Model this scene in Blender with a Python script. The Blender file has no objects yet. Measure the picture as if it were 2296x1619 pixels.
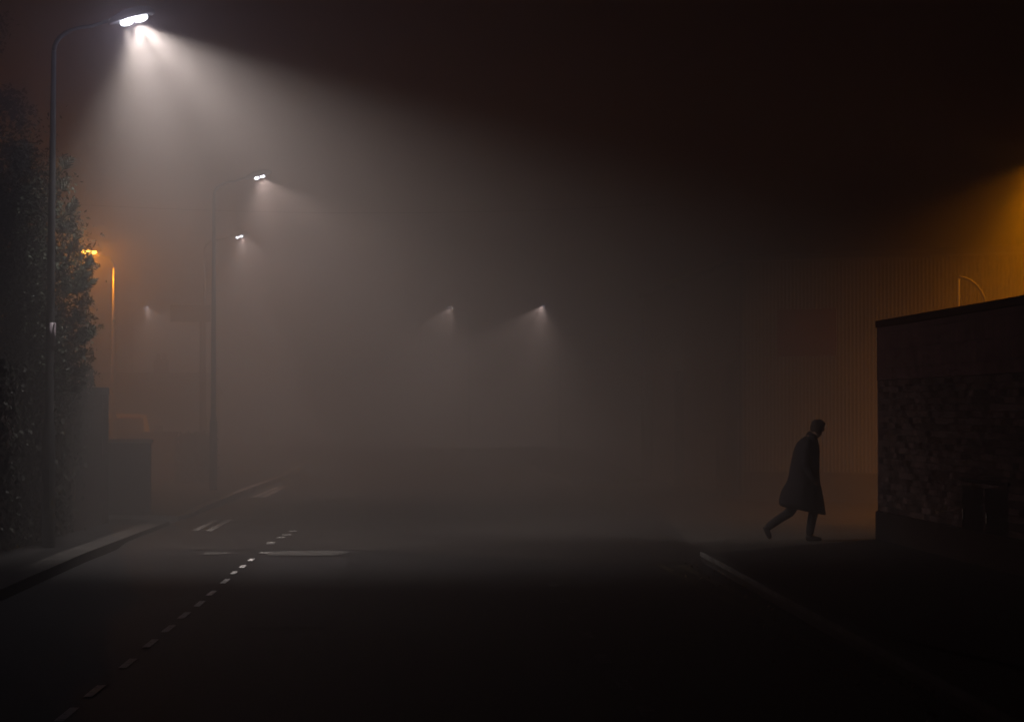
import bpy, bmesh, math, random
from mathutils import Vector, Matrix, Euler
random.seed(7)
R = math.radians
scene = bpy.context.scene
C = scene.collection

# ------------------------------------------------------------------ camera
F, CX, CY, CAM_Z, PITCH = 5421.0, 1148.0, 809.5, 1.75, R(1.125)
cam = bpy.data.cameras.new("camera"); camo = bpy.data.objects.new("camera", cam); C.objects.link(camo)
cam.sensor_width = 36; cam.lens = 85.0; cam.clip_end = 1000; cam.clip_start = 0.1
camo.location = (0, 0, CAM_Z); camo.rotation_euler = (R(90) + PITCH, 0, 0)
scene.camera = camo
# ------------------------------------------------------------------ night sky, exposure
w = bpy.data.worlds.new("World"); scene.world = w; w.use_nodes = True
bg = w.node_tree.nodes["Background"]; bg.inputs[0].default_value = (1.0, 0.16, 0.13, 1); bg.inputs[1].default_value = 0.0002
scene.view_settings.view_transform = 'Standard'; scene.view_settings.look = 'None'
scene.view_settings.exposure = 1.75; scene.view_settings.gamma = 1
cy = scene.cycles
cy.volume_bounces = 0; cy.max_bounces = 5; cy.diffuse_bounces = 2; cy.glossy_bounces = 2
cy.sample_clamp_indirect = 1.0; cy.sample_clamp_direct = 6.0
FOG_DENSITY, FOG_G = 0.037, 0.25
WHITE = (1.0, 0.80, 0.73); SODIUM = (1.0, 0.31, 0.0)
P_LAMP = 600.0

# ------------------------------------------------------------------ geometry helpers
def P(px, py, Y):
    dx, dz = (px - CX) / F, (CY - py) / F
    d = Vector((dx, math.cos(PITCH) - dz * math.sin(PITCH), math.sin(PITCH) + dz * math.cos(PITCH)))
    return Vector((0, 0, CAM_Z)) + d * (Y / d.y)
def G(px, py, z=0.0):
    dx, dz = (px - CX) / F, (CY - py) / F
    d = Vector((dx, math.cos(PITCH) - dz * math.sin(PITCH), math.sin(PITCH) + dz * math.cos(PITCH)))
    t = (z - CAM_Z) / d.z
    return Vector((0, 0, CAM_Z)) + d * t
def link(name, bm, mat, parent=None, smooth=False, bevel=0):
    me = bpy.data.meshes.new(name); bmesh.ops.recalc_face_normals(bm, faces=bm.faces[:])
    bm.to_mesh(me); bm.free()
    me.materials.append(mat)
    o = bpy.data.objects.new(name, me); C.objects.link(o)
    if smooth:
        for p in me.polygons: p.use_smooth = True
    if bevel:
        b = o.modifiers.new("bevel", 'BEVEL'); b.width = bevel; b.segments = 2; b.limit_method = 'ANGLE'
    if parent: o.parent = parent
    return o
def empty(name, loc, label=None, cat=None, group=None, rz=0):
    o = bpy.data.objects.new(name, None); C.objects.link(o); o.location = loc; o.rotation_euler = (0, 0, rz)
    o.empty_display_size = .2
    tag(o, label, cat, group); return o
def tag(o, label=None, cat=None, group=None, kind=None):
    if label: o["label"] = label
    if cat: o["category"] = cat
    if group: o["group"] = group
    if kind: o["kind"] = kind
    return o
def box(bm, lo, hi, M=None):
    vs = [bm.verts.new((x, y, z)) for z in (lo[2], hi[2]) for y in (lo[1], hi[1]) for x in (lo[0], hi[0])]
    if M is not None:
        for v in vs: v.co = M @ v.co
    for f in ((0, 2, 3, 1), (4, 5, 7, 6), (0, 1, 5, 4), (2, 6, 7, 3), (0, 4, 6, 2), (1, 3, 7, 5)):
        bm.faces.new([vs[i] for i in f])
def prism(bm, pts, z0, z1):
    a = [bm.verts.new((p[0], p[1], z0)) for p in pts]; b = [bm.verts.new((p[0], p[1], z1)) for p in pts]
    n = len(pts)
    bm.faces.new(a[::-1]); bm.faces.new(b)
    for i in range(n): bm.faces.new((a[i], a[(i + 1) % n], b[(i + 1) % n], b[i]))
def sheet(bm, pts, z):
    bm.faces.new([bm.verts.new((p[0], p[1], z)) for p in pts])
def tube(bm, pts, rad, seg=12, caps=True):
    pts = [Vector(p) for p in pts]
    if not isinstance(rad, (list, tuple)): rad = [rad] * len(pts)
    rings = []
    up = None
    for i, p in enumerate(pts):
        t = (pts[min(i + 1, len(pts) - 1)] - pts[max(i - 1, 0)]).normalized()
        if up is None: up = Vector((0, 1, 0)) if abs(t.y) < .9 else Vector((1, 0, 0))
        s = t.cross(up).normalized(); up = s.cross(t).normalized()
        rings.append([bm.verts.new(p + (s * math.cos(a) + up * math.sin(a)) * rad[i]) for a in [2 * math.pi * k / seg for k in range(seg)]])
    for a, b in zip(rings, rings[1:]):
        for k in range(seg): bm.faces.new((a[k], a[(k + 1) % seg], b[(k + 1) % seg], b[k]))
    if caps: bm.faces.new(rings[0][::-1]); bm.faces.new(rings[-1])
def loft(bm, rings, closed=True):
    rs = [[bm.verts.new(p) for p in r] for r in rings]
    n = len(rs[0])
    for a, b in zip(rs, rs[1:]):
        for k in range(n): bm.faces.new((a[k], a[(k + 1) % n], b[(k + 1) % n], b[k]))
    if closed: bm.faces.new(rs[0][::-1]); bm.faces.new(rs[-1])
def ellipsoid(bm, c, r, sub=2):
    ret = bmesh.ops.create_icosphere(bm, subdivisions=sub, radius=1)
    for v in ret['verts']: v.co = Vector(c) + Vector((v.co.x * r[0], v.co.y * r[1], v.co.z * r[2]))
# ------------------------------------------------------------------ materials
def mat(name, c1, c2=None, scale=8, rough=.8, bump=.2, bscale=None, metal=0, detail=6, lo=.35, hi=.65, coat=0):
    m = bpy.data.materials.new(name); m.use_nodes = True; nt = m.node_tree; N, L = nt.nodes, nt.links
    b = N["Principled BSDF"]; b.inputs["Roughness"].default_value = rough; b.inputs["Specular IOR Level"].default_value = .15; b.inputs["Metallic"].default_value = metal
    tc = N.new("ShaderNodeTexCoord"); n = N.new("ShaderNodeTexNoise"); n.inputs["Scale"].default_value = scale; n.inputs["Detail"].default_value = detail
    L.new(tc.outputs["Object"], n.inputs["Vector"])
    cr = N.new("ShaderNodeValToRGB"); cr.color_ramp.elements[0].position = lo; cr.color_ramp.elements[1].position = hi
    c2 = c2 or tuple(x * .7 for x in c1)
    cr.color_ramp.elements[0].color = (*c1, 1); cr.color_ramp.elements[1].color = (*c2, 1)
    L.new(n.outputs["Fac"], cr.inputs["Fac"]); L.new(cr.outputs["Color"], b.inputs["Base Color"])
    if bump:
        n2 = N.new("ShaderNodeTexNoise"); n2.inputs["Scale"].default_value = bscale or scale * 4; n2.inputs["Detail"].default_value = 4
        L.new(tc.outputs["Object"], n2.inputs["Vector"])
        bp = N.new("ShaderNodeBump"); bp.inputs["Strength"].default_value = bump; bp.inputs["Distance"].default_value = .02
        L.new(n2.outputs["Fac"], bp.inputs["Height"]); L.new(bp.outputs["Normal"], b.inputs["Normal"])
    return m
def asphalt_mat(name, dark, light, agg=.30):
    """stony asphalt: patchy base, pale aggregate chips, rough normal"""
    m = mat(name, dark, light, scale=.6, rough=.72, bump=.6, bscale=70)
    nt = m.node_tree; N, L = nt.nodes, nt.links; b = N["Principled BSDF"]
    base = b.inputs["Base Color"].links[0].from_socket
    tc = N["Texture Coordinate"]
    v = N.new("ShaderNodeTexVoronoi"); v.inputs["Scale"].default_value = 55
    L.new(tc.outputs["Object"], v.inputs["Vector"])
    sp = N.new("ShaderNodeSeparateColor"); L.new(v.outputs["Color"], sp.inputs[0])
    mr = N.new("ShaderNodeMapRange"); mr.inputs[1].default_value = .86; mr.inputs[2].default_value = 1; mr.inputs[3].default_value = 0; mr.inputs[4].default_value = .8
    L.new(sp.outputs[0], mr.inputs[0])
    mx = N.new("ShaderNodeMix"); mx.data_type = 'RGBA'; L.new(mr.outputs[0], mx.inputs[0]); L.new(base, mx.inputs[6]); mx.inputs[7].default_value = (agg, agg * .95, agg * .9, 1)
    L.new(mx.outputs[2], b.inputs["Base Color"])
    return m
def brick_mat(name, c1, c2, mortar, axes='YZ', bw=.225, bh=.075, vary=.0, bump=.5, offs=.5):
    m = bpy.data.materials.new(name); m.use_nodes = True; nt = m.node_tree; N, L = nt.nodes, nt.links
    b = N["Principled BSDF"]; b.inputs["Roughness"].default_value = .85; b.inputs["Specular IOR Level"].default_value = .15
    tc = N.new("ShaderNodeTexCoord"); s = N.new("ShaderNodeSeparateXYZ"); c = N.new("ShaderNodeCombineXYZ")
    L.new(tc.outputs["Object"], s.inputs[0])
    ia = {'X': 0, 'Y': 1, 'Z': 2}
    if axes == 'HZ':
        ad = N.new("ShaderNodeMath"); ad.operation = 'ADD'; L.new(s.outputs[0], ad.inputs[0]); L.new(s.outputs[1], ad.inputs[1]); L.new(ad.outputs[0], c.inputs[0])
    else: L.new(s.outputs[ia[axes[0]]], c.inputs[0])
    L.new(s.outputs[ia[axes[1]]], c.inputs[1])
    br = N.new("ShaderNodeTexBrick"); L.new(c.outputs[0], br.inputs["Vector"])
    br.inputs["Scale"].default_value = 1; br.inputs["Brick Width"].default_value = bw; br.inputs["Row Height"].default_value = bh
    br.inputs["Mortar Size"].default_value = .006; br.inputs["Mortar Smooth"].default_value = .3; br.offset = offs
    br.inputs["Color1"].default_value = (*c1, 1); br.inputs["Color2"].default_value = (*c2, 1); br.inputs["Mortar"].default_value = (*mortar, 1)
    n = N.new("ShaderNodeTexNoise"); n.inputs["Scale"].default_value = 2.5; n.inputs["Detail"].default_value = 8; L.new(tc.outputs["Object"], n.inputs["Vector"])
    mx = N.new("ShaderNodeMix"); mx.data_type = 'RGBA'; mx.blend_type = 'MULTIPLY'; mx.inputs[0].default_value = .7
    cr = N.new("ShaderNodeValToRGB"); cr.color_ramp.elements[0].position = .3; cr.color_ramp.elements[1].position = .7
    cr.color_ramp.elements[0].color = (.35, .35, .35, 1); cr.color_ramp.elements[1].color = (1, 1, 1, 1)
    L.new(n.outputs["Fac"], cr.inputs["Fac"]); L.new(br.outputs["Color"], mx.inputs[6]); L.new(cr.outputs["Color"], mx.inputs[7])
    L.new(mx.outputs[2], b.inputs["Base Color"])
    n2 = N.new("ShaderNodeTexNoise"); n2.inputs["Scale"].default_value = 30; L.new(tc.outputs["Object"], n2.inputs["Vector"])
    sm = N.new("ShaderNodeMath"); sm.operation = 'MULTIPLY_ADD'; sm.inputs[1].default_value = .35
    inv = N.new("ShaderNodeMath"); inv.operation = 'SUBTRACT'; inv.inputs[0].default_value = 1; L.new(br.outputs["Fac"], inv.inputs[1])
    L.new(n2.outputs["Fac"], sm.inputs[0]); L.new(inv.outputs[0], sm.inputs[2])
    bp = N.new("ShaderNodeBump"); bp.inputs["Strength"].default_value = bump; bp.inputs["Distance"].default_value = .012
    L.new(sm.outputs[0], bp.inputs["Height"]); L.new(bp.outputs["Normal"], b.inputs["Normal"])
    return m
def emit(name, col, s):
    m = bpy.data.materials.new(name); m.use_nodes = True; b = m.node_tree.nodes["Principled BSDF"]
    b.inputs["Base Color"].default_value = (.8, .8, .8, 1)
    b.inputs["Emission Color"].default_value = (*col, 1); b.inputs["Emission Strength"].default_value = s
    n = m.node_tree.nodes.new("ShaderNodeTexNoise"); n.inputs["Scale"].default_value = 20
    m.node_tree.links.new(n.outputs["Fac"], b.inputs["Roughness"])
    m.cycles.emission_sampling = 'NONE'
    return m
def paint_mat(name, col, wear, scale=9):
    """worn road paint: holes where the paint has gone let the asphalt colour through"""
    m = mat(name, (.016, .015, .016), col, scale=scale, rough=.7, bump=.1, bscale=60, detail=10, lo=wear, hi=wear + .12)
    return m
M_ground = asphalt_mat("yard_tarmac", (.03, .027, .025), (.045, .04, .036), .12)
M_road = asphalt_mat("asphalt", (.009, .009, .010), (.015, .014, .016), .09)
M_patch = asphalt_mat("asphalt_patch", (.018, .017, .020), (.026, .025, .028), .12)
M_table = asphalt_mat("table_surface", (.015, .012, .012), (.022, .018, .017), .10)
M_pave = brick_mat("paving_slabs", (.016, .015, .015), (.012, .011, .012), (.006, .006, .006), 'XY', .6, .6, bump=.3)
M_pave2 = asphalt_mat("pavement_tarmac", (.014, .014, .016), (.02, .02, .022), .08)
M_kerb = brick_mat("kerb_stone", (.075, .07, .066), (.055, .05, .048), (.012, .012, .012), 'YX', .9, 4, bump=.3, offs=0)
M_arris = mat("worn_kerb_highlight", (.26, .25, .24), (.07, .065, .06), scale=3, bump=.2)  # highlight on the worn kerb arris, put into the colour
M_kerbx = brick_mat("kerb_stone_across", (.26, .24, .22), (.20, .18, .17), (.012, .012, .012), 'XY', .9, 8, bump=.3, offs=0)
M_white = paint_mat("road_paint_white", (.88, .85, .83), .30, 22)
M_edge = paint_mat("road_paint_edge", (.34, .32, .30), .38, 9)
M_stud = mat("worn_metal_studs", (.24, .23, .22), (.34, .32, .31), scale=30)
M_faint = paint_mat("road_paint_faint", (.22, .21, .20), .48, 14)
M_worn = paint_mat("road_paint_worn", (.11, .105, .10), .42, 24)
M_yellow = paint_mat("road_paint_yellow", (.07, .055, .03), .42, 6)
M_brick = brick_mat("dark_brick", (.045, .016, .013), (.028, .012, .011), (.028, .022, .02))
M_brickR = brick_mat("rustic_brick", (.24, .15, .14), (.03, .02, .022), (.07, .06, .06), bump=.9)
M_brickT = brick_mat("soldier_brick", (.26, .13, .13), (.13, .07, .072), (.05, .04, .04), bw=.075, bh=.225, offs=0)
M_brickH = brick_mat("building_brick", (.06, .035, .026), (.04, .024, .02), (.045, .04, .035), 'HZ')
M_conc = mat("concrete", (.06, .055, .052), (.09, .08, .076), scale=3, bump=.3)
M_cope = mat("pale_coping_stone", (.42, .38, .33), (.30, .27, .24), scale=5, bump=.3)
M_pipe = mat("weathered_pipe", (.09, .085, .08), (.14, .13, .12), scale=12, rough=.7)
M_plinth = mat("render_plinth", (.018, .013, .014), (.026, .019, .02), scale=2, bump=.2)
M_metal = mat("painted_steel", (.012, .0125, .014), (.02, .021, .023), scale=12, rough=.9, bump=.05)
M_galv = mat("galvanised_steel", (.30, .29, .27), (.42, .41, .38), scale=15, rough=.45, bump=.05, metal=.3)
M_plate = mat("reflective_plate", (.12, .10, .12), (.17, .15, .17), scale=30, rough=.4, bump=.1)
M_house = mat("lantern_shell", (.03, .03, .03), (.05, .05, .05), scale=10, rough=.5, bump=0)
M_bark = mat("bark", (.05, .035, .025), (.09, .065, .045), scale=12, bump=.8)
M_leaf = mat("dark_leaves", (.006, .010, .005), (.015, .022, .010), scale=5, rough=.6, bump=0)
M_leaf2 = mat("hedge_leaves", (.004, .005, .004), (.009, .010, .006), scale=5, rough=.6, bump=0)
M_dry = mat("dead_leaves", (.28, .13, .05), (.5, .33, .15), scale=30, rough=.6, bump=0)
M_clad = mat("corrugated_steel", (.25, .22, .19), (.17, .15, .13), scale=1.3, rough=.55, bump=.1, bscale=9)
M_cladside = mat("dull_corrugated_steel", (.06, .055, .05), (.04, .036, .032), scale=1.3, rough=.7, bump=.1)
M_roof = mat("roof_sheet", (.10, .09, .085), (.06, .055, .05), scale=2, bump=.2)
M_red = mat("faded_red_panel", (.20, .02, .015), (.13, .015, .012), scale=3, rough=.6, bump=.1)
M_door = mat("pale_door_paint", (.12, .11, .10), (.09, .08, .07), scale=3, rough=.6)
M_coat = mat("dark_wool", (.010, .008, .010), (.018, .014, .016), scale=40, rough=.95, bump=.3)
M_trs = mat("dark_trousers", (.011, .010, .011), (.018, .015, .016), scale=30, rough=.9, bump=.2)
M_shoe = mat("black_leather", (.012, .011, .012), (.02, .018, .018), scale=20, rough=.5)
M_skin = mat("skin", (.36, .20, .14), (.30, .16, .11), scale=10, rough=.6, bump=.05)
M_hair = mat("dark_hair", (.015, .010, .008), (.03, .02, .015), scale=60, rough=.7, bump=.5)
M_car = mat("silver_car_paint", (.65, .62, .56), (.60, .57, .52), scale=2, rough=.35, bump=0)
M_glass = mat("dark_glass", (.02, .02, .022), (.03, .03, .03), scale=2, rough=.12, bump=0)
M_tail = mat("red_lens", (.45, .02, .015), (.35, .02, .01), scale=20, rough=.25, bump=0)
M_tyre = mat("tyre_rubber", (.015, .015, .015), (.03, .03, .03), scale=20)
M_lampW = emit("white_lamp_glass", (.85, .92, 1.0), 7)
M_lampF = emit("bright_white_lamp_glass", (.85, .85, 1.0), 90)
M_lampM = emit("far_white_lamp_glass", (.85, .88, 1.0), 30)
M_lampS = emit("sodium_lamp_glass", (1.0, .48, .06), 30)
M_cable = mat("cable", (.1, .1, .1), (.15, .15, .15), bump=0)

# ------------------------------------------------------------------ ground, road, pavements
bm = bmesh.new(); box(bm, (-150, -38, -.5), (150, 248, 0)); tag(link("ground", bm, M_ground), kind="structure")
def rx(X0, Y, Y0=20.0): return X0 - .0325 * (Y - Y0)     # the street bears slightly left
KR = .10
kr = [G(2250, 1605, KR), G(1900, 1418, KR), G(1570, 1240, KR)]         # right kerb, near to far
kl = [Vector((-4.35, 2, 0)), G(0, 1325, KR), G(190, 1242, KR), G(380, 1170, KR)]
def ext(a, b, Y): t = (Y - a.y) / (b.y - a.y); return a + (b - a) * t
kr0 = ext(kr[0], kr[2], 1.0)
TY0, TY1 = G(700, 1236).y, G(1400, 1262).y
bm = bmesh.new()
sheet(bm, [(-5.9, -30), (kr0.x + 1.5, -30), (kr0.x + .05, 1), (kr[2].x + .05, kr[2].y), (3.0, 60), (rx(3.0, 110), 110), (rx(6.0, 200), 200), (rx(-9, 200), 200), (rx(-7.5, 110), 110), (-6.2, 60), (-30, 41), (-30, 36), (-5.9, 36)], .004)
tag(link("road", bm, M_road), kind="structure")
# raised table across the junction
bm = bmesh.new()
A = [(-5.0, TY0 + .3), (-2.0, TY0 + .2), (.6, TY1 + .2), (2.2, TY1 - .3)]
B = [(x, y + .9) for x, y in A]
va = [bm.verts.new((x, y, .008)) for x, y in A]; vb = [bm.verts.new((x, y, .05)) for x, y in B]
vc = [bm.verts.new((x, y, .05)) for x, y in ((-5.1, 43), (-2.4, 43), (.2, 43), (1.9, 43))]
vd = [bm.verts.new((x, y, .008)) for x, y in ((-5.1, 44), (-2.4, 44), (.2, 44), (1.9, 44))]
for r0, r1 in ((va, vb), (vb, vc), (vc, vd)):
    for i in range(3): bm.faces.new((r0[i], r0[i + 1], r1[i + 1], r1[i]))
tag(link("raised_road_table", bm, M_table), kind="structure")
# asphalt patch in the near lane
bm = bmesh.new()
sheet(bm, [G(505, 1410)[:2], G(722, 1408)[:2], G(783, 1252)[:2], G(592, 1250)[:2]], .008)
tag(link("road_patch", bm, M_patch), kind="structure")
def kerb(pts, wdt, side, z, m, name="kerb"):
    bm = bmesh.new(); n = len(pts)
    out = []
    for i, p in enumerate(pts):
        t = (pts[min(i + 1, n - 1)] - pts[max(i - 1, 0)]); t.z = 0; t.normalize()
        out.append(Vector((p.x, p.y, 0)) + Vector((-t.y, t.x, 0)) * side * wdt)
    for i in range(n - 1): prism(bm, [pts[i][:2], pts[i + 1][:2], out[i + 1][:2], out[i][:2]], -.05, z)
    tag(link(name, bm, m), kind="structure"); return out
kin = kerb([kr0] + kr, .15, -1, KR + .012, M_kerb)
bm = bmesh.new()  # thin pale strip paints the light caught along the right kerb's edge
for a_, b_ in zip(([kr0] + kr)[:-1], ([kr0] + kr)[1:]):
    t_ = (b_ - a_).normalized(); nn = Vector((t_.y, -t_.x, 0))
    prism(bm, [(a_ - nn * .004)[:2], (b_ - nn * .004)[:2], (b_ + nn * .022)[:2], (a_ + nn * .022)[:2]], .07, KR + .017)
tag(link("kerb_edge_highlight", bm, M_arris), kind="structure")
wall_far = G(1968, 1207, KR); wall_dir = Vector((.0575, -1, 0)).normalized()
wall_near = wall_far + wall_dir * 30
bm = bmesh.new()
prism(bm, [p[:2] for p in kin] + [(wall_far.x + .1, wall_far.y + .0), (wall_near.x, wall_near.y), (7.5, 1)], -.05, KR)
tag(link("pavement", bm, M_pave2), kind="structure")
# left near pavement + kerb that turns into the side street
end = kl[3]
curve = [end + Vector((-.0, .0, 0)), end + Vector((-.25, .45, 0)), end + Vector((-.7, .75, 0)), end + Vector((-3, .8, 0)), end + Vector((-20, .8, 0))]
li = kerb(kl + curve[1:], .30, 1, KR + .012, M_kerb)
bm = bmesh.new(); prism(bm, [p[:2] for p in li] + [(-26, 2)], -.05, KR); tag(link("pavement", bm, M_pave), kind="structure")
# far island pavement on the left
fk = [Vector((-26, G(200, 1156, KR).y, 0)), G(200, 1156, KR), G(400, 1158, KR), G(432, 1152, KR), G(455, 1138, KR), G(540, 1104, KR), G(640, 1066, KR), Vector((rx(-5.0, 110), 110, 0))]
fi = kerb(fk, .15, 1, KR + .012, M_kerbx)
bm = bmesh.new(); prism(bm, [p[:2] for p in fi] + [(-26, 110)], -.05, KR); tag(link("pavement", bm, M_pave), kind="structure")
# far right pavement beyond the yard mouth
fr = [G(1285, 1080, KR), G(1262, 1070, KR), G(1210, 1049, KR), Vector((rx(3.6, 115), 115, 0))]
fr[3].x = fr[2].x - 1.5
fri = kerb(fr, .15, -1, KR + .012, M_kerb)
bm = bmesh.new(); prism(bm, [p[:2] for p in fri] + [(fr[3].x + 3, 115), (3.2, 58)], -.05, KR); tag(link("pavement", bm, M_pave2), kind="structure")

# ------------------------------------------------------------------ road markings
dl = [(150, 1605), (213, 1552), (287, 1490), (338, 1445), (378, 1412), (413, 1382), (447, 1356), (474, 1332), (505, 1305), (525, 1286), (544, 1272), (563, 1257)]
bm = bmesh.new()
for i, (px, py) in enumerate(dl):
    p = G(px, py)
    L_ = .62 if i < 9 else .42
    d = Vector((-.031, 1, 0)).normalized(); s = Vector((1, .031, 0)).normalized() * .028
    q = [p - d * L_ / 2 - s, p - d * L_ / 2 + s, p + d * L_ / 2 + s, p + d * L_ / 2 - s]
    sheet(bm, [v[:2] for v in q], .012 + (.0 if i < 20 else 0))
tag(link("lane_marking", bm, M_white), kind="structure"); bm = bmesh.new()
for i, (px, py) in enumerate([(592, 1242), (608, 1217), (630, 1205), (643, 1199), (657, 1191)]):
    p = G(px, py, .05)
    if not i: p = G(px, py); sheet(bm, [(p.x + a * .055, p.y + b * .09) for a, b in ((-1, -1), (1, -1), (1, 1), (-1, 1))], .016); continue
    prism(bm, [(p.x + a * .055, p.y + b * .07) for a, b in ((-1, -1), (1, -1), (1, 1), (-1, 1))], .0, .056 if i else .03)
tag(link("road_studs", bm, M_stud), kind="structure")
bm = bmesh.new()
for px, py in [(1452, 1600), (1400, 1540), (1352, 1480), (1315, 1425), (1288, 1388), (1262, 1348), (1240, 1312)]:
    p = G(px, py); d = Vector((-.031, 1, 0)); s = Vector((.045, 0, 0))
    q = [p - d * .3 - s, p - d * .3 + s, p + d * .3 + s, p + d * .3 - s]
    sheet(bm, [v[:2] for v in q], .012)
tag(link("lane_marking", bm, M_faint), kind="structure")
bm = bmesh.new()
sheet(bm, [G(456, 1246)[:2], G(517, 1244)[:2], G(515, 1240)[:2], G(460, 1240)[:2]], .012)
q = [G(600, 1247), G(690, 1248), G(757, 1247), G(787, 1239), G(755, 1236), G(690, 1236), G(600, 1239)]
sheet(bm, [(v.x, v.y) for v in q], .012)
tag(link("give_way_marking", bm, M_worn), kind="structure")
bm = bmesh.new()
for a, b, z in (((437, 1189), (484, 1166), .055), ((468, 1190), (516, 1164), .055), ((568, 1115), (622, 1092), .012), ((588, 1116), (640, 1090), .012), ((543, 1107), (572, 1095), .012)):
    A_, B_ = G(*a, z), G(*b, z); s = Vector((.05, 0, 0))
    sheet(bm, [v[:2] for v in (A_ - s, A_ + s, B_ + s, B_ - s)], z)
a, b = G(1208, 1049), G(1262, 1071); s = Vector((.08, 0, 0)); sheet(bm, [v[:2] for v in (b - s, b + s, a + s, a - s)], .012)
tag(link("edge_marking", bm, M_edge), kind="structure")
bm = bmesh.new()
for off in (-.05, .16):
    a, b = G(1487, 1266), G(1640, 1345); a.x += off; b.x += off
    a.y = min(a.y, TY1 - .5); s = Vector((.045, 0, 0))
    c_ = ext(G(1487, 1266) + Vector((off, 0, 0)), b, 6)
    sheet(bm, [v[:2] for v in (c_ - s, c_ + s, a + s, a - s)], .012)
tag(link("kerbside_marking", bm, M_yellow), kind="structure")
bm = bmesh.new(); a, b = G(1572, 1242), G(1290, 1082); s = Vector((.06, 0, 0)); sheet(bm, [v[:2] for v in (a - s, a + s, b + s, b - s)], .012)
tag(link("flush_kerb", bm, M_table), kind="structure")
# fallen leaves along the right gutter
bm = bmesh.new()
for k in range(190):
    y = random.uniform(9, 27); xk = kr[0].x + (kr[2].x - kr[0].x) * (y - kr[0].y) / (kr[2].y - kr[0].y)
    x = xk - abs(random.gauss(0, .28)) - .02
    c = Vector((x, y, .02 + random.random() * .02)); r = random.uniform(.008, .02)
    Mx = Euler((random.uniform(-.9, .9), random.uniform(-.9, .9), random.uniform(0, 6))).to_matrix()
    bm.faces.new([bm.verts.new(c + Mx @ Vector(v) * r) for v in ((-1.4, 0, 0), (-.3, -.7, .1), (1.3, 0, .2), (-.2, .8, .1))])
tag(link("fallen_leaves", bm, M_dry), "brown dead leaves scattered in the gutter beside the right kerb", "leaves", kind="stuff")

# ------------------------------------------------------------------ lamps
def spot(parent, loc, aim, ang, blend, power, col, rad=.05):
    l = bpy.data.lights.new("lamp_light", 'SPOT'); l.energy = power; l.color = col; l.spot_size = R(ang); l.spot_blend = blend; l.shadow_soft_size = rad
    o = bpy.data.objects.new("lamp_light", l); C.objects.link(o); o.parent = parent; o.location = loc
    o.rotation_euler = Vector(aim).to_track_quat('-Z', 'Y').to_euler(); return o
def point(parent, loc, power, col, rad=.05):
    l = bpy.data.lights.new("lamp_light", 'POINT'); l.energy = power; l.color = col; l.shadow_soft_size = rad
    o = bpy.data.objects.new("lamp_light", l); C.objects.link(o); o.parent = parent; o.location = loc; return o
def lantern_mesh(bm, w_, h_, d_):
    rings = []
    for x, s in ((-w_ * .62, .35), (-w_ * .5, .7), (-w_ * .2, 1), (w_ * .2, 1), (w_ * .45, .75), (w_ * .55, .3)):
        rings.append([(x, d_ * s * math.cos(a) * .5, h_ * (.12 + max(0, math.sin(a)) * s) ) for a in [math.pi * 2 * k / 12 for k in range(12)]])
    loft(bm, rings)
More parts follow.
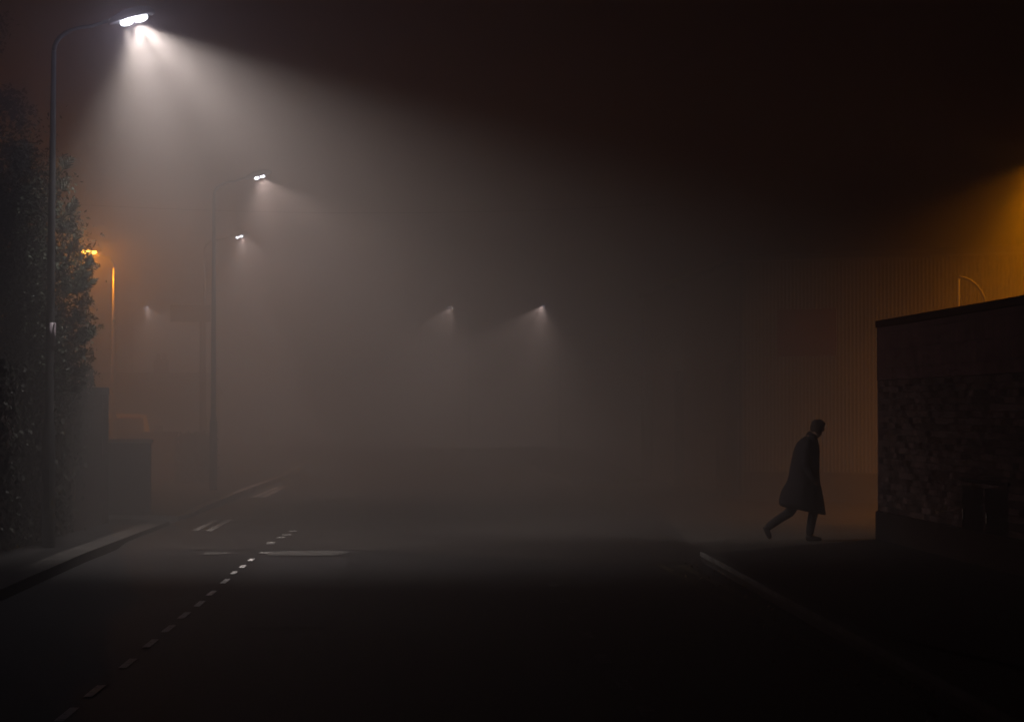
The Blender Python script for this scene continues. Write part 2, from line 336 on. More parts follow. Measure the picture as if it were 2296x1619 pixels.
def make_lamp(base, head, label, power, near=False, tilt=15.0, away=.32, glass=None, core=.2, sodium=False, lean=0.0, cat="street lamp", group="white street lamps along the street"):
    """base = foot of the pole, head = centre of the two light modules"""
    t = empty("street_lamp", base, label, cat, group)
    H = head.z - base.z; dx = head.x - base.x; sg = 1 if dx > 0 else -1; dy = head.y - base.y
    bm = bmesh.new()
    top = Vector((lean, 0, H - .36))
    tube(bm, [(0, 0, 0), (lean * .1, 0, .02), (lean * .2, 0, 1.38), (lean * .22, 0, 1.5), (lean * .6, 0, 3.6), top], [.085, .08, .078, .055, .046, .030], 16)
    pole = link("pole", bm, M_metal if not sodium else M_galv, t, smooth=True)
    bm = bmesh.new(); box(bm, (-.035, -.092, .45), (.035, -.07, .95)); link("access_door", bm, M_metal, pole, bevel=.004)
    bm = bmesh.new()
    ex = dx - sg * .20 - top.x
    pts = []
    for k in range(9):
        a = k / 8 * math.pi / 2
        rr = min(.42, abs(ex))
        pts.append(Vector((top.x + sg * rr * (1 - math.cos(a)), dy * .0, top.z + .40 * math.sin(a) * .72)))
    pts.append(Vector((dx - sg * .20, dy, H + .03)))
    tube(bm, pts, [.028] * 5 + [.022] * (len(pts) - 5), 12)
    link("arm", bm, M_metal, t, smooth=True)
    bm = bmesh.new(); lantern_mesh(bm, .48, .13, .26)
    Mx = Matrix.Translation((dx, dy, H + .01)) @ Matrix.Rotation(R(-tilt * sg if not sodium else -4 * sg), 4, 'Y') @ Matrix.Scale(sg, 4, (1, 0, 0))
    bmesh.ops.transform(bm, matrix=Mx, verts=bm.verts); 
    lan = link("lantern", bm, M_house, t, smooth=True)
    for s_ in (-1, 1):
        bm = bmesh.new()
        rr = (.10, .06, .055) if sodium else ((.088, .06, .045) if near else (.05, .045, .03))
        ellipsoid(bm, (s_ * (.085 if near or sodium else .06), 0, -.005), rr)
        bmesh.ops.transform(bm, matrix=Mx, verts=bm.verts)
        link("lamp_glass", bm, M_lampS if sodium else (glass or M_lampW), lan, smooth=True)
    if sodium: return t
    tr = R(tilt); ca, sa = math.cos(tr), math.sin(tr)
    def at(u, v): return Vector((dx + sg * (u * ca + v * sa) * 1.0, dy, H + .01 + u * sa + v * ca))   # u along the lantern, v out of it
    col = (1.0, .91, .86) if near else WHITE
    a1, a2 = R(14 if near else 8), R(37 if near else 36)
    spot(t, at(.085, -.075 if near else -.055), (sg * math.sin(a1), away * .7, -math.cos(a1)), 108, 1, power * (1.0 if near else .6), col, .02)
    spot(t, at(.09, -.08 if near else -.06), (sg * math.cos(a2), away * 2.2, -math.sin(a2)), 50 if near else 40, 1, power * (2.3 if near else 1.5), col, .02)
    spot(t, at(-.085, -.075 if near else -.055), (sg * .3, away * 1.6, -1), 66, 1, power * core, col, .02)
    spot(t, at(0, -.06), (sg * .3, .0, -1), 155, 1, power * .06, col, .02)
    point(t, at(0, -.05) + Vector((0, -.07, 0)), power * (.035 if near else .008), (.8, .76, 1.0), .02)
    return t
gz = KR
b1 = G(107, 1228, gz); b2 = G(478, 1098, gz)
lamp1 = make_lamp(b1, P(300, 47, b1.y), "nearest white street lamp, its dark pole in front of the ivy and tree", P_LAMP * 1.45, True, lean=.05, core=.4)
bm = bmesh.new(); zc = P(123, 748, b1.y).z - gz
tube(bm, [(.033, 0, zc - .15), (.035, 0, zc + .13)], .052, 16); link("number_plate", bm, M_plate, lamp1, smooth=True)
make_lamp(b2, P(582, 399, b2.y), "second nearest white street lamp, its pole standing at the left pavement corner", P_LAMP * 1.0)
Y3 = 67.0
make_lamp(Vector((P(458, 900, Y3).x, Y3, gz)), P(537, 532, Y3), "third white street lamp, just below the second nearest and dimmer", P_LAMP * 1.0)
Y4 = 112.0
make_lamp(Vector((P(296, 900, Y4).x, Y4, gz)), P(328, 690, Y4), "faint white street lamp far off between the orange lamp and the grey sign", P_LAMP * 4, away=.15, glass=M_lampM)
h = P(1218, 686, 110.0)
make_lamp(Vector((P(1255, 900, 110).x, 110, gz)), h, "far white street lamp on the right side with its lit pole showing", P_LAMP * 7, away=.15, glass=M_lampM)
h = P(1011, 691, 112.0)
make_lamp(Vector((P(1052, 900, 112).x, 112, gz)), h, "small bright white street lamp far away near the middle", P_LAMP * 3.5, away=.15, glass=M_lampF)
h = P(612, 735, 145.0)
make_lamp(Vector((P(580, 900, 145).x, 145, gz)), h, "faintest farthest white street lamp, a pale dot above the left lane", P_LAMP * 2, away=.15, glass=M_lampM)
# sodium lamps
YS = 55.0
sl = make_lamp(Vector((P(255, 900, YS).x, YS, gz)), P(199, 565, YS), "glowing orange sodium street lamp half hidden by the tree at left", 0, sodium=True, group=None)
hd = P(199, 565, YS) - sl.location
point(sl, hd + Vector((0, -.02, -.12)), 330, SODIUM, .06)
YR = 38.5
hR = P(2352, 335, YR)
sr = make_lamp(Vector((hR.x + 1.1, YR, 0)), hR, "orange sodium street lamp in the yard beyond the right edge", 0, sodium=True, group=None)
hd = hR - sr.location
spot(sr, hd + Vector((0, 0, -.1)), (.22, .0, -1), 124, 1, 1080, SODIUM, .06)
spot(sr, hd + Vector((-.03, 0, -.1)), (.0, .22, -1), 152, 1, 380, SODIUM, .06)
point(sr, hd + Vector((0, 0, -.1)), 4, SODIUM, .06)

# ------------------------------------------------------------------ right brick wall
tw = empty("brick_wall", (wall_far.x, wall_far.y, 0), "tall dark brick wall with a band of upright bricks along the top, at right", "wall", rz=math.atan2(wall_dir.y, wall_dir.x) + R(90))
ht = P(1972, 720, wall_far.y).z; hm = P(1972, 853, wall_far.y).z; hp = KR + .35
def wseg(name, m, x0, x1, y0, z0, z1, parent, bev=.006):
    bm = bmesh.new(); box(bm, (x0, y0, z0), (x1, 0 if False else -16, z1)); return link(name, bm, m, parent, bevel=bev)
# local -y runs toward the camera
wseg("plinth", M_plinth, -.03, .33, .0, .0, hp, tw)
wseg("wall", M_brickR, .0, .30, -.0, hp, hm, tw)
wseg("soldier_course", M_brickT, -.012, .31, -.03, hm, ht - .09, tw)
wseg("coping", M_brick, -.035, .33, -.05, ht - .09, ht, tw)
# street cabinet against the wall
cp = G(2190, 1255, KR)
tc_ = empty("street_cabinet", (cp.x, cp.y, KR), "low dark metal street cabinet against the right brick wall", "cabinet", rz=math.atan2(wall_dir.y, wall_dir.x) + R(90))
bm = bmesh.new(); box(bm, (-.16, -2.0, .08), (.08, 0, .86)); cb = link("body", bm, M_metal, tc_, bevel=.01)
bm = bmesh.new(); box(bm, (-.19, -2.03, .863), (.10, .03, .90)); link("lid", bm, M_metal, tc_, bevel=.01)
bm = bmesh.new(); box(bm, (-.15, -1.98, 0), (.07, -.02, .08)); link("base", bm, M_conc, tc_)
for k in (0, 1):
    bm = bmesh.new(); box(bm, (-.172, -.97 - k, .14), (-.162, -.04 - k, .82)); d_ = link("door", bm, M_metal, tc_, bevel=.003)
    bm = bmesh.new(); box(bm, (-.19, -.16 - k, .45), (-.1722, -.12 - k, .56)); link("handle", bm, M_galv, d_, bevel=.003)

# ------------------------------------------------------------------ corrugated shed beyond the yard
def corr(bm, a, b, z0, z1, pitch=.076, amp=.012, off=0.0):
    a, b = Vector(a), Vector(b); L_ = (b - a).length; t = (b - a) / L_; n = Vector((t.y, -t.x, 0))
    k = int(L_ / pitch * 6); prev = None
    for i in range(k + 1):
        s = i * pitch / 6; p = a + t * s + n * (off + amp * math.sin(i / 6 * 2 * math.pi))
        cur = (bm.verts.new((p.x, p.y, z0)), bm.verts.new((p.x, p.y, z1)))
        if prev: bm.faces.new((prev[0], cur[0], cur[1], prev[1]))
        prev = cur
S0, S1, S2 = Vector((4.35, 46.5, 0)), Vector((15.5, 38.5 + 1.5, 0)), Vector((3.4, 62, 0))
eave = P(2250, 556, 42.5).z
ts = empty("industrial_shed", S0, "long corrugated metal shed behind the yard at right, washed by orange light", "shed")
def rel(o): o.location = -S0; return o
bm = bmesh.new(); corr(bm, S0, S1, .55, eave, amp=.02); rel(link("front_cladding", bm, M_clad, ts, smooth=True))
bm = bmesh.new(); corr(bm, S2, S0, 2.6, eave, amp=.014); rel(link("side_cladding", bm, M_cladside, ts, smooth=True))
t1 = (S1 - S0).normalized(); n1 = Vector((t1.y, -t1.x, 0)); t2 = (S0 - S2).normalized(); n2 = Vector((t2.y, -t2.x, 0))
bm = bmesh.new(); prism(bm, [(S0 - n1 * .02)[:2], (S1 - n1 * .02)[:2], (S1 + Vector((0, 14, 0)))[:2], (S2 + Vector((10, 6, 0)))[:2], (S2 - n2 * .02)[:2]], 0, eave - .05)
rel(link("wall", bm, M_brickH, ts))
bm = bmesh.new(); prism(bm, [(S0 + n1 * .04)[:2], (S1 + n1 * .04)[:2], (S1 - n1 * .018)[:2], (S0 - n1 * .018)[:2]], 0, .55); rel(link("plinth", bm, M_conc, ts))
bm = bmesh.new(); prism(bm, [(S0 + n1 * .15 - t1 * .15)[:2], (S1 + n1 * .15)[:2], (S1 + Vector((0, 14, 0)))[:2], (S2 + Vector((10, 6, 0)))[:2], (S2 + n2 * .15)[:2]], eave, eave + .12)
rel(link("roof", bm, M_roof, ts))
bm = bmesh.new()
for k in range(0, 5):
    for z in (2.3,):
        pass
tube(bm, [S0 + n1 * .1 + Vector((0, 0, eave + .02)), S1 + n1 * .1 + Vector((0, 0, eave - .03))], .05, 8); rel(link("gutter", bm, M_galv, ts, smooth=True))
bm = bmesh.new(); q = S0 + n1 * .09 + t1 * .1; tube(bm, [q + Vector((0, 0, .1)), q + Vector((0, 0, eave))], .04, 10); rel(link("downpipe", bm, M_metal, ts, smooth=True))
# door and brick panels in the road side
def side_panel(px0, px1, z0, z1, name, m, proud):
    def hit(px):
        # intersect the view column with the side wall line S2-S0
        dx = (px - CX) / F
        tt = (S2.x - dx * S2.y) / (dx * (S0.y - S2.y) - (S0.x - S2.x)); return S2 + (S0 - S2) * tt
    a, b = hit(px0), hit(px1)
    bm = bmesh.new(); prism(bm, [(a + n2 * proud)[:2], (b + n2 * proud)[:2], (b - n2 * .01)[:2], (a - n2 * .01)[:2]], z0, z1)
    return rel(link(name, bm, m, ts, bevel=.01))
dr = side_panel(1572, 1612, .05, 1.25, "door", M_door, .06)
side_panel(1520, 1532, .0, 2.6, "pier", M_brickH, .2)
side_panel(1640, 1652, .0, 2.6, "pier", M_brickH, .2)
side_panel(1455, 1462, .0, 2.6, "pier", M_brickH, .2)
# red sign on the front
def front(px, Yg=45):
    dx = (px - CX) / F; tt = (S0.x - dx * S0.y) / (dx * (S1.y - S0.y) - (S1.x - S0.x)); return S0 + (S1 - S0) * tt
a, b = front(1745), front(1878)
tsn = empty("wall_sign", (a.x, a.y, 2.7), "faded red panel fixed high on the corrugated shed", "sign")
bm = bmesh.new(); z0, z1 = P(1800, 798, 45.5).z, P(1800, 692, 45.5).z
prism(bm, [(a + n1 * .055)[:2], (b + n1 * .055)[:2], (b + n1 * .03)[:2], (a + n1 * .03)[:2]], z0, z1)
o = link("panel", bm, M_red, tsn, bevel=.004); o.location = -tsn.location
bm = bmesh.new()
for q_ in (z0 + .2, z1 - .2):
    prism(bm, [(a + n1 * .029)[:2], (b + n1 * .029)[:2], (b + n1 * .015)[:2], (a + n1 * .015)[:2]], q_, q_ + .04)
o = link("rail", bm, M_galv, tsn); o.location = -tsn.location
# bent pipe post in the yard, seen above the wall
pb = P(2150, 622, 38.5)
tp = empty("bent_pipe_post", (pb.x, pb.y, 0), "thin galvanised post with a curved top showing above the right brick wall", "post")
bm = bmesh.new(); tube(bm, [(0, 0, 0), (0, 0, pb.z - .02)], .025, 10); link("post", bm, M_pipe, tp, smooth=True)
bm = bmesh.new(); rr = P(2212, 700, 38.5) - pb
tube(bm, [(rr.x * math.sin(a), 0, pb.z + rr.z * (1 - math.cos(a))) for a in [k / 10 * math.pi / 2 for k in range(11)]] + [(rr.x, 0, 1.2), ], .02, 10); link("curved_rail", bm, M_pipe, tp, smooth=True)

# ------------------------------------------------------------------ left garden wall, low wall, trees
tg = empty("garden_wall", (-6.0, 35, 0), "tall dark brick garden wall behind the nearest street lamp at left", "wall")
xw1 = P(240, 900, 35).x
bm = bmesh.new(); box(bm, (xw1 - .24, 12, KR), (xw1, 35, 1.95)); o = link("wall", bm, M_brick, tg, bevel=.006); o.location = -tg.location
bm = bmesh.new(); box(bm, (xw1 - .27, 12, 1.95), (xw1 + .03, 35.03, 2.05)); o = link("coping", bm, M_conc, tg, bevel=.01); o.location = -tg.location
bm = bmesh.new(); box(bm, (xw1 - .26, 34.6, KR), (xw1 + .02, 35.02, 1.948)); o = link("end_pier", bm, M_brick, tg, bevel=.006); o.location = -tg.location
YL = G(300, 1146, KR).y
x0, x1 = P(238, 1000, YL).x, P(335, 1000, YL).x; zt = P(300, 985, YL).z
tl = empty("low_wall", (x0, YL, KR), "low brick wall with pale coping on the far side of the side street", "wall")
bm = bmesh.new(); box(bm, (x0 - 6, YL, KR), (x1, YL + .22, zt - .06)); o = link("wall", bm, M_brickH, tl, bevel=.005); o.location = -tl.location
bm = bmesh.new(); box(bm, (x0 - 6, YL - .03, zt - .06), (x1 + .03, YL + .25, zt)); o = link("coping", bm, M_cope, tl, bevel=.008); o.location = -tl.location
x2 = P(396, 1000, 57).x; zt2 = P(370, 968, 57).z
t2_ = empty("low_wall", (x1, 57, KR), "short stretch of low wall set back between the parked car and the hedge", "wall")
bm = bmesh.new(); box(bm, (x2 - 2.2, 57, KR), (x2, 57.22, zt2 - .05)); o = link("wall", bm, M_brickH, t2_, bevel=.005); o.location = -t2_.location
bm = bmesh.new(); box(bm, (x2 - 2.2, 56.98, zt2 - .05), (x2 + .02, 57.24, zt2)); o = link("coping", bm, M_conc, t2_, bevel=.008); o.location = -t2_.location

def leaves(bm, clumps, n, size, rnd, shell=.55):
    wts = [c[1][0] * c[1][1] * c[1][2] for c in clumps]
    for c, r in clumps:
        k = int(n * (r[0] * r[1] * r[2]) / sum(wts))
        # sub-clumps scattered in the lobe
        subs = []
        for _ in range(max(6, k // 60)):
            d = Vector((rnd.gauss(0, 1), rnd.gauss(0, 1), rnd.gauss(0, 1))).normalized() * (rnd.uniform(shell, 1.06))
            subs.append((Vector(c) + Vector((d.x * r[0], d.y * r[1], d.z * r[2])), rnd.uniform(.10, .26)))
        for _ in range(k):
            s, sr_ = rnd.choice(subs)
            p = s + Vector((rnd.gauss(0, 1), rnd.gauss(0, 1), rnd.gauss(0, .8))) * sr_ * .6
            sz = size * rnd.uniform(.6, 1.3)
            Mx = Euler((rnd.uniform(0, 6.3), rnd.uniform(-1, 1), rnd.uniform(0, 6.3))).to_matrix()
            bm.faces.new([bm.verts.new(p + Mx @ Vector(v) * sz) for v in ((-1, 0, 0), (-.1, -.45, .08), (1, 0, 0), (-.1, .45, .08))])
def spray(bm, p, d, L_, rnd, size=.035):
    """a conifer-like frond: twig with small leaves both sides"""
    d = Vector(d).normalized(); tube(bm, [p - d * .15, p + d * L_], [.008, .003], 5)
    k = int(L_ / .018)
    for i in range(k):
        t = i / k; q = p + d * L_ * t
        for s in (-1, 1):
            w_ = (1 - t * .6) * .11 * rnd.uniform(.5, 1.2)
            side = (Vector((0, 0, 1)).cross(d) * .4 + Vector((-d.z, 0, d.x)) * 1.0).normalized() * s
            e = q + (side * .8 + d * .7) * w_ + Vector((0, rnd.uniform(-.06, .06), 0))
            n = (e - q).cross(Vector((rnd.uniform(-1, 1), 1, rnd.uniform(-1, 1)))).normalized() * size * .25
            bm.faces.new([bm.verts.new(v) for v in (q, (q + e) / 2 + n, e, (q + e) / 2 - n)])
rnd = random.Random(3)
YT = 29.3
def E(px, py, rx_, ry_, rz_, dy=0): p = P(px, py, YT + dy); return ((p.x, p.y, p.z), (rx_ * .88, ry_ * .65, rz_ * .88))
tt_ = empty("leafy_tree", (P(20, 900, YT).x, YT + .3, 0), "big dark evergreen tree overhanging the garden wall at left", "tree")
tb = tt_.location
cl = [E(-40, 420, .75, 1.0, .75), E(40, 480, .62, .9, .75), E(85, 560, .55, .8, .8), E(0, 640, .9, 1.1, .9), E(95, 700, .60, .8, .8), E(30, 800, .8, 1.0, .7), E(110, 830, .48, .7, .55), E(45, 350, .38, .6, .4), E(100, 440, .30, .5, .4), E(-80, 600, .8, 1, 1.2), E(130, 620, .32, .5, .5), E(135, 760, .35, .5, .5), E(-60, 320, .5, .7, .5)]
bm = bmesh.new(); leaves(bm, cl, 55000, .03, rnd, .15)
for px, py, dxx, dz, L_ in [(182, 585, 1, .9, .3), (190, 615, 1, .5, .28), (196, 650, 1, .45, .34), (185, 690, 1, .6, .3), (192, 745, 1, .35, .32), (188, 775, 1, .5, .25), (178, 845, 1, .6, .35), (172, 560, .5, 1, .25), (165, 520, .8, 1, .22), (160, 480, .7, .9, .22), (150, 420, .6, .8, .2), (180, 720, 1, .4, .3), (198, 598, .8, .3, .2), (175, 800, 1, .3, .25), (175, 660, 1, .5, .3), (180, 630, 1, .7, .3), (170, 870, 1, .4, .2), (150, 380, .7, 1, .2), (178, 760, 1, .2, .3)]:
    for j in range(3):
        p = P(px - 14 + rnd.uniform(-8, 6), py + rnd.uniform(-10, 10), YT + rnd.uniform(-.3, .3)); spray(bm, p, (dxx, rnd.uniform(-.3, .3), dz + rnd.uniform(-.2, .2)), L_ * rnd.uniform(.6, 1.05), rnd)
o = link("crown", bm, M_leaf, tt_); o.location = -tb
bm = bmesh.new()
q = Vector((tb.x, tb.y, 0))
tube(bm, [q, q + Vector((.05, 0, 1.2)), q + Vector((-.05, .05, 2.6)), q + Vector((.05, 0, 3.8)), q + Vector((.0, 0, 4.6))], [.2, .15, .12, .08, .03], 12)
for k in range(10):
    z = 1.6 + k * .27; a = k * 2.4; L_ = .55
    tube(bm, [q + Vector((0, 0, z)), q + Vector((math.cos(a) * L_ * .6, math.sin(a) * L_ * .6, z + .25)), q + Vector((math.cos(a) * L_, math.sin(a) * L_, z + .55))], [.045, .03, .01], 6)
o = link("trunk", bm, M_bark, tt_, smooth=True); o.location = -tb
# taller dark tree behind, only its edge in frame
YT = 36.0
tt2 = empty("leafy_tree", (P(-90, 900, YT).x, YT, 0), "taller dark tree whose leafy edge enters at the upper left corner", "tree"); tb = tt2.location
cl = [E(-30, 235, .42, .6, .32), E(35, 245, .24, .4, .22), E(45, 275, .18, .3, .18), E(-140, 150, .8, .9, .9), E(-60, 60, .5, .6, .4), E(-8, 45, .16, .25, .12), E(20, 215, .15, .3, .12), E(-120, 350, .7, .8, .8)]
bm = bmesh.new(); leaves(bm, cl, 12000, .042, rnd, .2); o = link("crown", bm, M_leaf, tt2); o.location = -tb
bm = bmesh.new(); q = Vector((tb.x, tb.y, 0))
tube(bm, [q, q + Vector((.1, 0, 2.5)), q + Vector((-.1, 0, 5)), q + Vector((.1, 0, 7.4))], [.24, .18, .12, .03], 12)
for k in range(8):
    z = 4.2 + k * .35; a = k * 2.1
    tube(bm, [q + Vector((0, 0, z)), q + Vector((math.cos(a) * .3, math.sin(a) * .3, z + .35)), q + Vector((math.cos(a) * .45, math.sin(a) * .5, z + .55))], [.05, .03, .01], 6)
o = link("trunk", bm, M_bark, tt2, smooth=True); o.location = -tb
# ivy on the garden wall
YT = 30.5
bm = bmesh.new(); tiv = empty("ivy", (xw1 + .03, 29, KR), "dark ivy covering the garden wall behind the nearest lamp pole", "ivy")
for k in range(9000):
    y = rnd.uniform(24, 33.2); z = rnd.uniform(.15, 2.3)
    if y > 31.6 and z < 1.2 + .5 * math.sin(y * 5): continue
    p = Vector((xw1 + .04 + abs(rnd.gauss(0, .07)), y, z)); sz = .035 * rnd.uniform(.6, 1.3)
    Mx = Euler((rnd.uniform(-.8, .8), R(90) + rnd.uniform(-.9, .9), rnd.uniform(-.8, .8))).to_matrix()
    bm.faces.new([bm.verts.new(p + Mx @ Vector(v) * sz) for v in ((-1, 0, 0), (-.3, -.8, .1), (.9, 0, 0), (-.3, .8, .1))])
o = link("foliage", bm, M_leaf2, tiv); o.location = -tiv.location
bm = bmesh.new()
for k in range(12):
    y = 24.5 + k * .7; x = xw1 + .02
    tube(bm, [(x, y, KR), (x + .01, y + .1, .7), (x, y - .08, 1.3), (x + .01, y + .05, 2.0)], [.015, .012, .01, .006], 6)
o = link("stem", bm, M_bark, tiv, smooth=True); o.location = -tiv.location
# hedge by the second lamp
YT = 54.0
th = empty("hedge", (P(430, 1000, 54).x, 54, KR), "clipped dark hedge just left of the second lamp pole", "hedge")
bm = bmesh.new()
hx0, hx1, hz = P(398, 1000, 54).x, P(466, 1000, 54).x, P(430, 976, 54).z
for k in range(5000):
    p = Vector((rnd.uniform(hx0, hx1), rnd.uniform(53.6, 55.6), rnd.uniform(.12, hz))) + Vector((rnd.gauss(0, .04), rnd.gauss(0, .04), rnd.gauss(0, .04)))
    Mx = Euler((rnd.uniform(0, 6), rnd.uniform(0, 6), rnd.uniform(0, 6))).to_matrix()
    bm.faces.new([bm.verts.new(p + Mx @ Vector(v) * .045) for v in ((-1, 0, 0), (0, -.6, .1), (1, 0, 0), (0, .6, .1))])
o = link("foliage", bm, M_leaf2, th); o.location = -th.location
bm = bmesh.new()
for k in range(4): tube(bm, [(hx0 + .1 + k * .18, 54.6, KR), (hx0 + .12 + k * .18, 54.6, hz - .2)], [.03, .01], 6)
o = link("stem", bm, M_bark, th); o.location = -th.location

# ------------------------------------------------------------------ parked car (rear towards us)
YC = 60.0
cxm = P(262, 950, YC).x
tcar = empty("parked_car", (cxm, YC, .0), "pale parked hatchback mostly hidden behind the low wall at left", "car")
zr = P(300, 931, YC).z
bm = bmesh.new()
prof = [(0, .35), (.02, .75), (.12, .98), (.55, zr - .04), (.9, zr), (2.2, zr - .02), (3.0, .98), (3.9, .82), (4.05, .55), (4.05, .3)]
hw = []
rings = []
for y, z in prof:
    hwid = .86 if z < 1.0 else .86 - (z - .98) * .36
    rings.append((y, z, hwid))
loftr = []
for y, z, h_ in rings:
    loftr.append([(-h_, y, z), (-h_ * .9, y, z + .03 if z > 1 else z + .02), (0, y, z + .05), (h_ * .9, y, z + .03 if z > 1 else z + .02), (h_, y, z), (.84, y, .28), (0, y, .25), (-.84, y, .28)])
loft(bm, loftr); body = link("body", bm, M_car, tcar, smooth=False, bevel=.02)
bm = bmesh.new()
v = [bm.verts.new(p) for p in ((-.66, .13, 1.02), (.66, .13, 1.02), (.58, .50, zr - .10), (-.58, .50, zr - .10))]
bm.faces.new(v); ex_ = bmesh.ops.extrude_face_region(bm, geom=bm.faces[:])
for g in ex_['geom']:
    if isinstance(g, bmesh.types.BMVert): g.co += Vector((0, -.05, .03))
link("rear_window", bm, M_glass, tcar)
for s in (-1, 1):
    bm = bmesh.new(); box(bm, (s * .80 - .06, -.02, .78), (s * .80 + .06, .10, 1.0)); link("tail_light", bm, M_tail, tcar, bevel=.015)
    bm = bmesh.new(); box(bm, (s * .80 - .01, 1.0, 1.0), (s * .80 + .0, 2.4, 1.32)); link("side_window", bm, M_glass, tcar)
    for yy in (.75, 3.25):
        bm = bmesh.new(); tube(bm, [(s * .68, yy, .3), (s * .87, yy, .3)], .3, 24); wh = link("wheel", bm, M_tyre, tcar, bevel=.02)
        bm = bmesh.new(); tube(bm, [(s * .86, yy, .3), (s * .885, yy, .3)], .19, 16); link("rim", bm, M_galv, wh)
bm = bmesh.new(); box(bm, (.0, .44, zr - .075), (.5, .52, zr - .045)); link("brake_light", bm, M_tail, tcar, bevel=.005)
bm = bmesh.new(); box(bm, (-.84, -.06, .38), (.84, .06, .60)); link("bumper", bm, M_car, tcar, bevel=.03)
bm = bmesh.new(); box(bm, (-.26, -.015, .72), (.26, .03, .83)); link("number_plate", bm, M_yellow, tcar, bevel=.003)

# ------------------------------------------------------------------ far low house on the left
YH = 88.0
hx0, hx1 = P(180, 900, YH).x, P(440, 900, YH).x; hzt = P(340, 832, YH).z
tho = empty("low_house", (hx0, YH, KR), "low house with a chimney in the fog behind the parked car", "house")
bm = bmesh.new(); box(bm, (hx0 - 6, YH, KR), (hx1, YH + 7, 2.3)); o = link("wall", bm, M_brickH, tho); o.location = -tho.location
bm = bmesh.new(); loft(bm, [[(x, YH - .3, 2.3), (x, YH + 3.5, hzt), (x, YH + 7.3, 2.3)] for x in (hx0 - 6.2, hx1 + .15)]); rf = link("roof", bm, M_roof, tho); rf.location = -tho.location
c0, c1 = P(344, 900, YH + 3).x, P(373, 900, YH + 3).x; ct = P(350, 792, YH + 3).z
bm = bmesh.new(); box(bm, (c0, YH + 3, 2.5), (c1, YH + 3.6, ct - .25)); link("chimney", bm, M_brickH, rf)
bm = bmesh.new()
for k in (0, 1): tube(bm, [(c0 + .12 + k * .24, YH + 3.3, ct - .25), (c0 + .12 + k * .24, YH + 3.3, ct)], [.09, .07], 10)
link("chimney_pots", bm, M_conc, rf)
for k, xx in enumerate((hx1 - 1.2, hx1 - 2.8)):
    bm = bmesh.new(); box(bm, (xx - .5, YH - .03, 1.0), (xx + .5, YH + .02, 1.9)); wn = link("window", bm, M_door, tho); wn.location = -tho.location
    bm = bmesh.new(); box(bm, (xx - .44, YH - .04, 1.06), (xx + .44, YH - .031, 1.84)); link("pane", bm, M_glass, wn)
# hanging sign board by the third lamp
YG = 62.0
a, b = P(382, 722, YG), P(472, 684, YG)
tsg = empty("road_sign", (b.x - .25, YG, KR), "wide dark rectangular sign board high on a thin post left of the second lamp pole", "sign")
bm = bmesh.new(); box(bm, (a.x, YG - .02, a.z), (b.x, YG + .02, b.z)); o = link("board", bm, M_metal, tsg, bevel=.01); o.location = -tsg.location
bm = bmesh.new(); xx = P(450, 900, YG).x; tube(bm, [(xx, YG + .06, KR), (xx, YG + .06, b.z - .05)], .038, 10); o = link("post", bm, M_metal, tsg, smooth=True); o.location = -tsg.location
# overhead cable
bm = bmesh.new(); e0, e1 = P(60, 452, 60), P(1800, 452, 47)
e1 = Vector((S2.x + .3, S2.y, P(1340, 452, 61).z))
pts = [e0.lerp(e1, k / 24) - Vector((0, 0, .25 * (1 - (k / 12 - 1) ** 2))) for k in range(25)]
tube(bm, pts, .008, 6)
tag(link("overhead_cable", bm, M_cable), "thin overhead cable crossing high above the street", "cable")

# ------------------------------------------------------------------ person
pf = G(1818, 1214)
tper = empty("person", (pf.x, pf.y, 0.0), "lone person in a long dark coat walking right with head bowed", "person")
def skin_obj(name, verts, edges, radii, m, parent, root=0, sub=2):
    me = bpy.data.meshes.new(name); me.from_pydata(verts, edges, []); o = bpy.data.objects.new(name, me); C.objects.link(o)
    o.modifiers.new("skin", 'SKIN')
    sv = me.skin_vertices[0].data
    for i, r in enumerate(radii):
        r = r if isinstance(r, tuple) else (r, r); sv[i].radius = r; sv[i].use_root = (i == root)
    s = o.modifiers.new("sub", 'SUBSURF'); s.levels = sub; s.render_levels = sub
    me.materials.append(m); o.parent = parent; return o
V = [(-.09, 0, .78), (-.10, 0, 1.0), (-.08, 0, 1.22), (-.03, 0, 1.33), (.04, 0, 1.39), (.075, 0, 1.44), (.10, 0, 1.50), (.115, 0, 1.55),   # 0-7 pelvis..crown
     (.14, 0, 1.40), (.185, 0, 1.46),                                                             # 8 chin 9 nose
     (-.09, -.09, .74), (.035, -.08, .43), (-.03, -.08, .10), (.02, -.08, .045), (.10, -.08, .03),     # 10-14 front leg
     (-.11, .09, .74), (-.255, .09, .385), (-.575, .09, .185), (-.56, .09, .09), (-.515, .09, .03),   # 15-19 rear leg
     (-.06, -.19, 1.28), (-.10, -.24, 1.02), (.02, -.22, .80), (.06, -.19, .75),                      # 20-23 arm
     (-.06, .19, 1.28), (-.12, .24, 1.02), (0, .22, .80), (.04, .19, .75)]
Ed = [(0, 1), (1, 2), (2, 3), (3, 4), (4, 5), (5, 6), (6, 7), (5, 8), (6, 9), (0, 10), (10, 11), (11, 12), (12, 13), (13, 14), (0, 15), (15, 16), (16, 17), (17, 18), (18, 19), (3, 20), (20, 21), (21, 22), (22, 23), (3, 24), (24, 25), (25, 26), (26, 27)]
Rd = [.12, .11, .12, .07, .05, .07, .085, .06, .03, .012, .08, .05, .034, .035, .025, .08, .05, .034, .035, .025, .05, .038, .028, .025, .05, .038, .028, .025]
skin_obj("body", V, Ed, Rd, M_skin, tper)
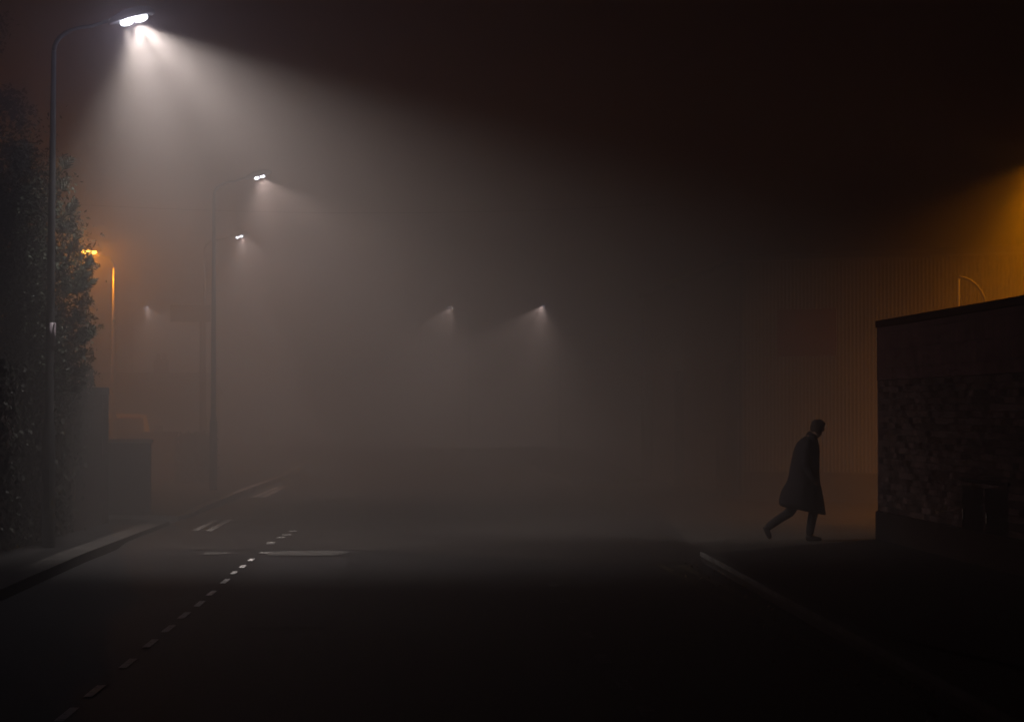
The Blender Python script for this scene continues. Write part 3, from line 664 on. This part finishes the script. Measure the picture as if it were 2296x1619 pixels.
# coat: lofted shell with folds
sec = [(.40, .195, -.36, .24), (.435, .186, -.41, .255), (.50, .172, -.42, .27), (.60, .158, -.41, .265), (.678, .146, -.385, .255), (.74, .13, -.345, .245), (.80, .12, -.305, .235), (.92, .115, -.28, .225), (1.03, .118, -.262, .225), (1.14, .12, -.24, .228), (1.24, .118, -.212, .225), (1.31, .10, -.175, .20), (1.35, .085, -.125, .15), (1.385, .075, -.075, .09), (1.405, .07, -.03, .07)]
rings = []
NS = 40
for z, fx, bx_, hy in sec:
    ring = []
    for k in range(NS):
        a = 2 * math.pi * k / NS
        fold = 1 + (.05 * math.sin(a * 7 + z * 2) + .03 * math.sin(a * 11 + 1)) * max(0, (.95 - z)) * 1.4
        cx_, rx2 = (fx + bx_) / 2, (fx - bx_) / 2
        zz = z + (.05 * (-math.cos(a)) if z < .45 else 0)
        ring.append((cx_ + rx2 * math.cos(a) * fold, hy * math.sin(a) * fold, zz))
    rings.append(ring)
bm = bmesh.new(); loft(bm, rings, closed=False)
coat = link("coat", bm, M_coat, tper, smooth=True); so = coat.modifiers.new("solid", 'SOLIDIFY'); so.thickness = .012
ss = coat.modifiers.new("sub", 'SUBSURF'); ss.levels = 1; ss.render_levels = 1
for s in (-1, 1):
    bm = bmesh.new(); tube(bm, [(-.06, s * .15, 1.33), (-.07, s * .20, 1.25), (-.10, s * .245, 1.02), (-.03, s * .24, .90), (.03, s * .225, .80)], [.05, .068, .058, .052, .05], 14)
    link("sleeve", bm, M_coat, coat, smooth=True)
bm = bmesh.new(); tube(bm, [(.0, 0, 1.36), (.03, 0, 1.395), (.045, 0, 1.415)], [.085, .078, .074], 18, caps=False); link("collar", bm, M_coat, coat, smooth=True)
skin_obj("trousers", [(-.09, -.09, .74), (-.02, -.085, .58), (.035, -.08, .43), (.0, -.08, .27), (-.03, -.08, .075)], [(0, 1), (1, 2), (2, 3), (3, 4)], [.095, .088, .074, .064, .058], M_trs, tper)
skin_obj("trousers", [(-.11, .09, .74), (-.19, .09, .55), (-.255, .09, .385), (-.42, .09, .285), (-.585, .09, .165)], [(0, 1), (1, 2), (2, 3), (3, 4)], [.095, .088, .074, .062, .056], M_trs, tper)
def shoe(pts, rads):
    return skin_obj("shoe", pts, [(i, i + 1) for i in range(len(pts) - 1)], rads, M_shoe, tper)
shoe([(-.085, -.08, .045), (-.03, -.08, .06), (.06, -.08, .042), (.135, -.08, .035)], [(.04, .045), (.045, .055), (.045, .035), (.032, .025)])
shoe([(-.60, .09, .21), (-.575, .09, .16), (-.545, .09, .08), (-.52, .09, .03)], [(.04, .045), (.05, .045), (.042, .042), (.028, .028)])
bm = bmesh.new(); ellipsoid(bm, (.10, 0, 1.50), (.108, .09, .112), 3)
for vv in bm.verts:
    dd = vv.co - Vector((.10, 0, 1.50)); vv.co += dd.normalized() * .006 * math.sin(dd.x * 160 + dd.z * 90)
    if dd.x > .055 and dd.z < .03: vv.co -= dd * .35
link("hair", bm, M_hair, tper, smooth=True)

# ------------------------------------------------------------------ fog
bm = bmesh.new(); box(bm, (-155, -42, -1.5), (155, 252, 11.0))
hz_ = link("haze", bm, bpy.data.materials.new("fog")); m = hz_.data.materials[0]; m.use_nodes = True
nt = m.node_tree; nt.nodes.remove(nt.nodes["Principled BSDF"]); pv = nt.nodes.new("ShaderNodeVolumePrincipled")
pv.inputs["Color"].default_value = (.93, .86, .84, 1); pv.inputs["Density"].default_value = FOG_DENSITY; pv.inputs["Anisotropy"].default_value = FOG_G
nt.links.new(pv.outputs[0], nt.nodes["Material Output"].inputs["Volume"])
tag(hz_, "thin night fog lit by the street lamps over the whole street", "fog", kind="stuff")
